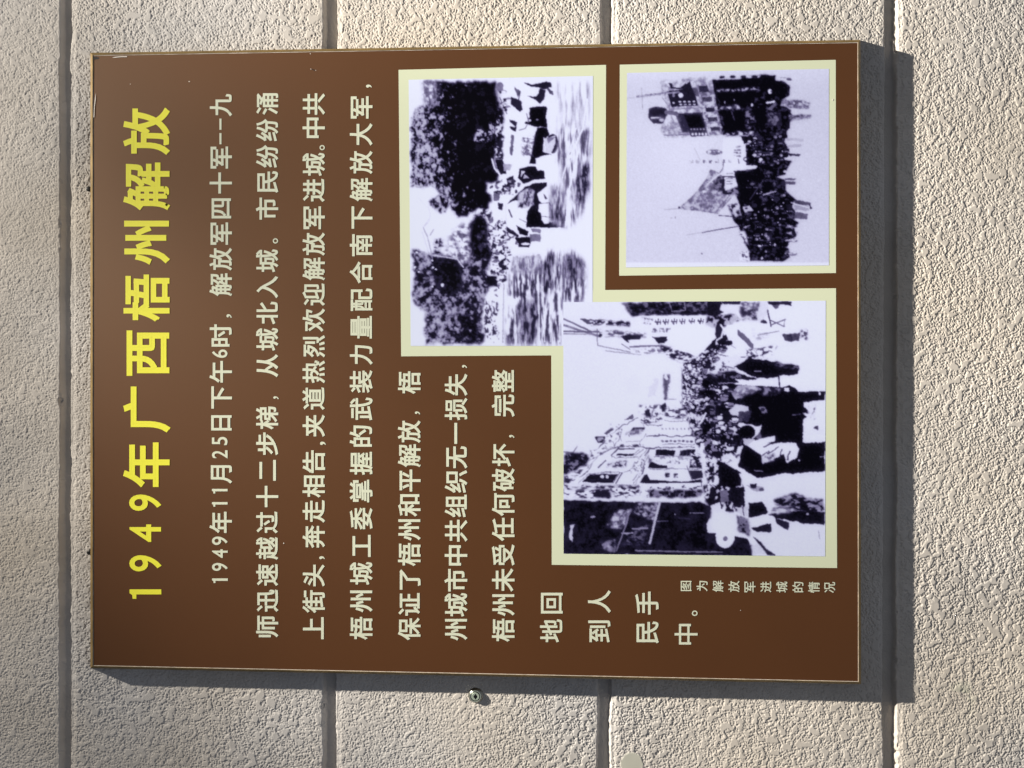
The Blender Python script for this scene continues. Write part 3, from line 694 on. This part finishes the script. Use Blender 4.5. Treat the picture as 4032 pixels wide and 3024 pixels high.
for p in ("1600,1200 1680,1170", "1640,1250 1720,1200", "1730,1280 1740,1220", "1790,1290 1800,1230", "1600,1260 1650,1230"): A.L(p, 9, .2, 1.)
A.T("1580,1270 1700,1250 1680,1300 1600,1330", .2, .85, 14, dark=.5, soft=.4)
A.P("1440,1230 1500,1200 1590,1270 1600,1370 1500,1400 1420,1340", .03); A.L("1540,1375 1600,1378", 7, .6); A.E(1868, 1302, 8, 8, .8)
A.marks("1090,1040 1250,1000 1440,1230 1330,1330 1200,1260 1120,1190", 60, 11, [.95, .9, .5, .1], 1.7)
A.E(1400, 1210, 30, 36, .05); A.E(1330, 1210, 17, 20, .9); A.P("1415,1200 1455,1190 1440,1240 1400,1260", .92)
A.marks("1010,600 1110,560 1180,640 1070,780 1070,1040 1010,960", 90, 6, [.05, .05, .95], 1.5)
A.L("1150,1180 1145,1280 1175,1385", 20, .97); A.L("1110,1050 1150,1010 1180,950", 14, .95)
A.people("1005,600 1090,560 1190,500 1180,640 1120,760 1090,900 1110,1060 1030,1000 1005,860", 150, 4.5, 9, 1000, 1180, [.97, .95, .1, .4, .9])
A.people("1110,560 1230,480 1320,400 1330,430 1230,560 1180,640", 34, 8, 13, 1110, 1320, [.06, .1, .9, .3])
A.people("1090,760 1190,720 1330,760 1330,900 1400,1080 1330,1230 1240,1270 1150,1160 1090,1050", 70, 8, 18, 1080, 1400, [.05, .08, .2, .9, .5, .05])
A.people("1170,1290 1250,1300 1380,1400 1440,1480 1330,1560 1230,1560 1190,1430", 40, 13, 22, 1170, 1440, [.05, .05, .15, .9, .6])
# far towers and roofs
A.T("870,668 912,665 918,720 895,850 870,850", .25, .9, 13, dark=.5); A.P("780,690 830,690 820,820 750,825", .84, 2.); A.P("570,690 690,680 690,800 600,820", .92, 3.); A.E(880, 845, 9, 9, .2); A.L("870,850 960,848", 5, .5); A.L("1000,620 1010,1000", 6, .6)
A.T("690,890 860,878 880,920 760,985 670,935", .25, .97, 14, dark=.42); A.P("570,1000 650,958 645,995", .25); A.P("725,930 765,925 770,965 735,975", .15); A.P("840,890 880,870 895,930 860,945", .12); A.T("780,930 850,940 840,1000 780,1000", .15, .95, 13, dark=.5)
A.T("885,905 1035,920 1030,990 885,985", .15, .97, 26, 8, dark=.45); A.T("1040,900 1110,960 1130,1060 1060,1050", .05, .9, 12, dark=.5)
A.P("425,1100 490,1055 500,1075 450,1110", .25); A.T("470,1030 560,1020 540,1060 480,1070", .4, .95, 13, dark=.45); A.P("640,1058 730,1058 720,1075 620,1080", .12); A.T("590,1080 720,1075 690,1110 580,1110", .4, .9, 14, dark=.5); A.E(720, 1022, 20, 9, .35)
A.P("358,1122 435,1120 430,1170 380,1168", .12, .3); A.T("365,1128 428,1128 424,1165 385,1160", .08, .6, 11, dark=.6, k=.2); A.L("400,1190 430,1170", 8, .5)
for i in range(8): A.E(856 + i * 28, 1066, 7, 8, .5); A.E(862 + i * 30, 1156, 12, 9, .2 if i % 2 else .4)
A.L("550,1190 720,1190", 13, .2); A.T("550,1180 740,1180 740,1200 550,1200", .1, .95, 12, dark=.55, k=.2); A.L("590,1160 700,1158", 7, .6); A.E(835, 1110, 8, 8, .4); A.E(1075, 1108, 9, 9, .15)
# arcade openings
for p, v in (("810,1220 960,1222 940,1268 805,1262", .04), ("990,1222 1100,1213 1100,1265 985,1265", .04), ("520,1250 650,1250 645,1266 520,1264", .05), ("750,1355 775,1308 830,1330 890,1337 890,1357", .05), ("1060,1312 1150,1338 1150,1357 1060,1352", .08),
    ("690,1470 720,1405 745,1400 760,1440 1000,1455 1150,1440 1150,1467", .05), ("1050,1372 1150,1372 1160,1430 1080,1440", .15), ("265,1460 330,1395 530,1400 490,1467", .05)): A.P(p, v, .5)
A.L("480,1262 530,1215 650,1213", 9, .15); A.L("640,1262 690,1218", 6, .4); A.L("660,1262 720,1215", 6, .4); A.L("730,1262 765,1212 800,1215", 8, .25); A.L("460,1210 330,1260", 6, .45); A.L("500,1205 320,1300", 5, .5)
A.T("430,1350 480,1300 595,1300 590,1352", .12, .8, 13, 9, dark=.5); A.L("388,1352 440,1298", 9, .15); A.L("300,1360 420,1230", 5, .55); A.L("515,1468 562,1390", 8, .15); A.L("495,1465 545,1388", 6, .3); A.L("640,1450 720,1330 760,1260", 6, .4); A.L("690,1360 760,1230", 5, .45)
A.E(414, 1420, 15, 14, .95, .2); A.E(452, 1420, 12, 13, .92, .2); A.L("240,1465 310,1400 480,1380", 5, .5); A.L("500,1480 660,1480 720,1300", 5, .55)
A.L("985,1210 935,1320 885,1405", 26, .9); A.L("1000,1225 950,1325", 5, .3); A.L("1040,1340 1075,1440", 6, .2)
for x, y in ((895, 1408), (955, 1412), (905, 1302), (972, 1310), (1080, 1310)): A.T(f"{x-17},{y-17} {x+17},{y-17} {x+17},{y+17} {x-17},{y+17}", .1, .9, 8, dark=.5, k=.2)
A.T("1060,1290 1110,1290 1110,1330 1060,1330", .1, .9, 12, dark=.5)
for k_ in range(9):
    t_ = k_ / 8
    A.L(f"{330+t_*440:.0f},{1255-t_*260:.0f} {345+t_*430:.0f},{1285-t_*265:.0f}", 5, .35, .8)
for p_ in ("330,1262 450,1140 560,1050 680,985", "345,1285 470,1215 540,1205", "470,1200 640,1195 790,1208 1095,1195", "480,1275 690,1278 750,1205", "420,1390 600,1380 700,1300", "620,1370 690,1378", "700,1205 690,1180 740,1100",
           "760,1362 1150,1362", "800,1272 1100,1270", "745,1120 850,1115 1090,1120", "560,1070 540,1150 500,1190", "880,1010 1050,1008", "745,1040 860,1040", "860,1180 1095,1178", "150,1480 300,1385 340,1320", "150,1520 460,1520 690,1515", "840,1225 830,1270", "1010,1220 1005,1268", "1040,1218 1040,1268", "1075,1216 1072,1266",
           "700,1395 640,1470", "735,1330 700,1400", "330,1400 520,1402", "300,1440 500,1440"):
    A.L(p_, PR.uniform(4, 8), PR.uniform(.15, .45), 1.)
A.T("700,985 870,960 870,1000 720,1040", .15, .97, 10, 7, dark=.4); A.T("440,1120 560,1075 540,1130 430,1180", .3, .97, 10, dark=.35); A.T("600,1090 700,1085 690,1105 590,1105", .3, .9, 8, dark=.5)
A.T("330,1215 460,1205 400,1260 320,1290", .25, .97, 12, 7, dark=.35); A.T("660,1290 740,1290 700,1390 620,1390", .35, .97, 12, 8, dark=.3); A.T("760,1270 800,1270 780,1310 755,1330", .1, .9, 12, dark=.5)
A.T("1060,1230 1130,1215 1150,1340 1090,1340", .06, .95, 13, 9, dark=.5); A.T("800,1275 1050,1275 1050,1300 900,1310 800,1300", .5, .98, 13, 7, dark=.3)
# roof edge and shop fronts, lower left
A.T("128,1238 290,1236 322,1285 290,1330 128,1425", .05, .45, 14, 9, dark=.7); A.L("128,1235 200,1240 230,1195", 7, .3)
A.T("128,1425 310,1320 305,1352 128,1490", .15, .95, 30, 7, dark=.5); A.L("300,1350 190,1480 450,1482", 12, .95); A.T("128,1470 200,1430 170,1490 330,1500 128,1545", .05, .85, 18, 8, dark=.6)
A.dy = 525
A.T("200,950 460,965 700,960 690,990 440,985 280,975", .08, .9, 20, 7, dark=.6); A.T("470,965 700,975 690,1030 560,1050 500,1040", .1, .97, 18, 9, dark=.5); A.T("135,1000 470,985 480,1050 160,1052", .1, .97, 24, 10, dark=.48)
A.T("760,992 1150,990 1150,1050 770,1045", .03, .45, 13, 9, dark=.7); A.T("700,1000 770,990 760,1050 700,1045", .2, .95, 13, dark=.4)
A.L("700,955 1148,950", 24, .97); A.L("165,1058 500,1062 680,1075", 12, .95); A.L("700,1066 1148,1068", 14, .95); A.L("1145,910 1148,970", 7, .3); A.L("680,1050 710,960", 8, .9); A.marks("760,965 1140,960 1140,985 760,985", 20, 5, .2, 2., 0.)
A.T("1165,720 1250,750 1400,860 1470,960 1480,1120 1400,1160 1200,1130 1150,960 1200,950 1160,830", .03, .92, 14, dark=.6, soft=.15)
A.P("1280,780 1440,860 1440,960 1360,980 1260,900", .04); A.E(1230, 1020, 26, 55, .06); A.E(1250, 920, 26, 40, .93); A.E(1235, 915, 10, 24, .2); A.P("1280,1000 1340,990 1350,1080 1290,1090", .4); A.P("1350,980 1460,970 1480,1090 1400,1120 1350,1060", .07); A.P("1160,720 1185,800 1165,840", .97)
A.P("128,1065 680,1082 1150,1087 1220,1130 1200,1180 1190,1300 1260,1310 1490,1350 1520,1480 128,1465", .05); A.T("128,1065 680,1082 1150,1087 1220,1130 1190,1300 1520,1400 1520,1480 128,1465", .03, .13, 16, dark=.5, soft=.6)
A.T("480,1190 540,1138 625,1140 560,1280 450,1270", .25, .8, 14, dark=.35, soft=.4); A.T("680,1080 840,1085 800,1230 640,1160", .12, .7, 15, 10, dark=.5, soft=.4); A.T("600,1290 760,1240 740,1400 560,1400", .05, .35, 14, 9, dark=.55, soft=.4); A.L("838,1088 805,1220 765,1385", 17, .78); A.L("640,1278 750,1276", 11, .6); A.L("560,1312 640,1310", 10, .7); A.L("622,1142 580,1280 520,1440", 11, .5)
A.P("175,1250 215,1242 197,1290 195,1375 175,1365", .85); A.T("400,1375 520,1350 510,1450 400,1430", .1, .7, 20, 16, dark=.4, soft=.6); A.L("820,1222 900,1222", 8, .4); A.L("1060,1162 1170,1162", 6, .6); A.L("660,1440 900,1445 1300,1452", 10, .5); A.L("980,1200 1060,1205", 5, .35); A.E(345, 1190, 20, 7, .7); A.E(950, 1172, 6, 6, .8)
A.E(1322, 1335, 70, 86, .97, .4); A.E(1325, 1352, 17, 18, .4); A.P("1185,1240 1210,1195 1228,1305 1195,1305", .92); A.P("1210,1110 1280,1080 1295,1150 1230,1150", .9)
A.P("1425,870 1520,915 1560,920 1740,890 2060,860 2060,1480 1690,1480 1690,1440 1560,1380 1520,1330 1490,1190 1460,1120 1470,1000", .92)
A.P("1425,868 1470,880 1530,925 1500,960 1460,940", .95)
A.T("1680,1060 1840,1018 1960,1060 2058,1065 2058,1145 1940,1160 1800,1140 1690,1110", .04, .6, 20, 9, dark=.66, soft=.25); A.P("1640,1175 1800,1150 2058,1150 2058,1250 1900,1240 1780,1212 1690,1200", .05); A.T("1690,1105 1850,1120 1800,1170 1645,1175", .2, .85, 30, 9, dark=.45, soft=.4); A.P("1690,1200 1795,1228 1785,1292 1700,1240", .12)
A.P("1490,1088 1600,1080 1642,1150 1620,1190 1500,1192", .04); A.P("1460,1040 1600,1040 1615,1080 1480,1092", .93); A.P("1475,955 1605,970 1590,1005 1540,1000", .6); A.P("1505,945 1560,945 1550,978 1508,972", .08); A.E(1590, 990, 20, 12, .2)
A.P("1405,1122 1490,1112 1482,1182 1430,1172", .82); A.L("1450,1120 1460,1180", 8, .3); A.P("1500,1195 1640,1172 1662,1250 1540,1272", .95); A.P("1515,1272 1660,1240 1662,1300 1560,1302", .08)
A.P("1530,1330 1600,1400 1695,1468 1690,1480 1640,1478 1555,1385", .12); A.P("1560,1390 1640,1470 1530,1470 1520,1400", .85); A.L("2010,1290 2020,1350", 6, .5); A.E(1930, 1170, 9, 8, .8); A.T("1400,1180 1500,1200 1510,1330 1420,1300", .05, .4, 14, dark=.6)
A.dy = 0
A.done(3.)
ph = photo("photograph", [(2218, 1190), (3251.6, 1184), (3249, 2190.6), (2219, 2180)], A, 2150, 1120, 1.8746, [(2170, 1143.5), (3291.6, 1135), (3296, 2236.5), (2172.4, 2224)], -.00018, -.00036)
ph["label"] = "largest old photograph, a packed street lined with shop houses"
del A

# --- small damage on the sheet ---------------------------------------------


def blob(name, pts, c, m, parent=panel):
    pts = np.array(pts, float)
    return mesh(name, at(pts[:, 0], pts[:, 1], c), [list(range(len(pts)))], m, parent)


blob("corner_chip", [(368, 224), (378, 222.5), (389, 226), (391, 230), (384, 233), (373, 234), (368, 236)], -.0002, m_black)
for k_, (x, y, rx, ry) in enumerate(((745, 321, 4.5, 2.6), (1117, 2139, 3.2, 3.2), (1224, 272, 2.2, 3), (1243, 277, 2.2, 2.5), (1222, 212, 3, 2), (3278, 393, 4, 5), (2916, 2403, 2.2, 2.2), (513, 331, 2, 2.5))):
    t_ = np.linspace(0, 2 * math.pi, 9)[:-1] + .3 * k_
    blob("paint_fleck", np.c_[x + rx * .7 * np.cos(t_), y + ry * .7 * np.sin(t_)], -.0005, m_fleck_glint)
blob("scratch", [(1226, 271), (1234, 273), (1241, 277), (1240, 279), (1232, 276), (1226, 273)], -.0003, m_black)
# white strips painted as highlights on the lifted film at the upper left corner
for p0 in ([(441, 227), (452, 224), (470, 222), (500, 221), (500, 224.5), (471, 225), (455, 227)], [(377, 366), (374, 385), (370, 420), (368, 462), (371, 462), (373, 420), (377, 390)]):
    blob("film_highlight", p0, -.0006, m_fleck_glint)


# ----------------------------------------------------------------- lock and screws


def lathe(name, cen, prof, m, parent, seg=48, sm=True):
    """cen: (a,b) foot on the wall; prof: (radius, height above wall) in metres"""
    vs, fs = [], []
    for r, h in prof:
        for i in range(seg):
            t = 2 * math.pi * i / seg
            vs.append(w(np.array([cen[0] + r * math.cos(t), cen[1] + r * math.sin(t), DEPTH - h])))
    n = len(prof)
    for j in range(n - 1):
        for i in range(seg):
            fs.append([j * seg + i, j * seg + (i + 1) % seg, (j + 1) * seg + (i + 1) % seg, (j + 1) * seg + i])
    fs.append([(n - 1) * seg + i for i in range(seg)])
    o = mesh(name, vs, fs, m, parent)
    if sm:
        for p in o.data.polygons: p.use_smooth = len(p.vertices) == 4
        try: o.data.set_sharp_from_angle(angle=math.radians(35))
        except Exception: pass
    return o


m_steel = mat("lock_steel", (.55, .60, .53), .28, .5, .75)
m_dsteel = mat("lock_dark_steel", (.30, .29, .25), .30, .5, .9)
m_plug = mat("lock_plug", (.45, .52, .43), .4, .5, .35)
m_hole = mat("keyway_black", (.006, .006, .008), .3, .5)
lb = bp(1873, 2737, DEPTH)[:2]
lock = empty("key_lock", w(np.array([*lb, DEPTH])))
tag(lock, "small round metal key lock set in the wall below the board's left edge", "lock")
M1 = .001
lathe("flange", lb, [(9.9 * M1, -.5 * M1), (9.9 * M1, .9 * M1), (9.5 * M1, 1.3 * M1), (7.7 * M1, 3.6 * M1), (7.2 * M1, 3.8 * M1)], m_dsteel, lock)
lathe("face_ring", lb, [(7.6 * M1, 3.4 * M1), (7.6 * M1, 4.5 * M1), (7.2 * M1, 4.8 * M1), (6.5 * M1, 4.6 * M1), (6.3 * M1, 4.0 * M1)], m_steel, lock)
lathe("gap", lb, [(6.3 * M1, 3.9 * M1), (6.25 * M1, 4.15 * M1)], m_hole, lock)
pl = lathe("plug", lb, [(5.3 * M1, 4.1 * M1), (5.3 * M1, 4.7 * M1), (5.0 * M1, 4.9 * M1), (2.9 * M1, 4.8 * M1)], m_plug, lock)
lathe("keyway", lb, [(2.4 * M1, 4.85 * M1), (2.35 * M1, 4.95 * M1)], m_hole, pl)
kv = [(-4.0, -.7), (-4.0, .7), (4.0, .7), (4.0, -.7)]
mesh("key_slot", [w(np.array([lb[0] + y * M1 * .9, lb[1] + x * M1 * .9, DEPTH - 5.05 * M1])) for x, y in kv], [[0, 1, 2, 3]], m_hole, pl)

m_screw = mat("screw_black", (.035, .032, .028), .45, .5, .3)
for k_, (sx, sy, lab) in enumerate(((351, 744.5, "black cross-head screw at the board's top edge, nearer its right corner"), (354, 2174, "black cross-head screw at the board's top edge, nearer its left corner"))):
    sb = bp(sx, sy, DEPTH)[:2]
    s = empty("screw", w(np.array([*sb, DEPTH])))
    tag(s, lab, "screw", group="screws along the top edge of the board")
    lathe("screw_head", sb, [(3.5 * M1, 0), (3.5 * M1, 1.6 * M1), (2.9 * M1, 2.3 * M1), (1.6 * M1, 2.7 * M1)], m_screw, s, 24)
    cr = [(-2, -.55), (-.55, -.55), (-.55, -2), (.55, -2), (.55, -.55), (2, -.55), (2, .55), (.55, .55), (.55, 2), (-.55, 2), (-.55, .55), (-2, .55)]
    th = .7 + k_
    mesh("recess", [w(np.array([sb[0] + (x * math.cos(th) - y * math.sin(th)) * M1, sb[1] + (x * math.sin(th) + y * math.cos(th)) * M1, DEPTH - 2.8 * M1])) for x, y in cr], [list(range(12))], m_hole, s)
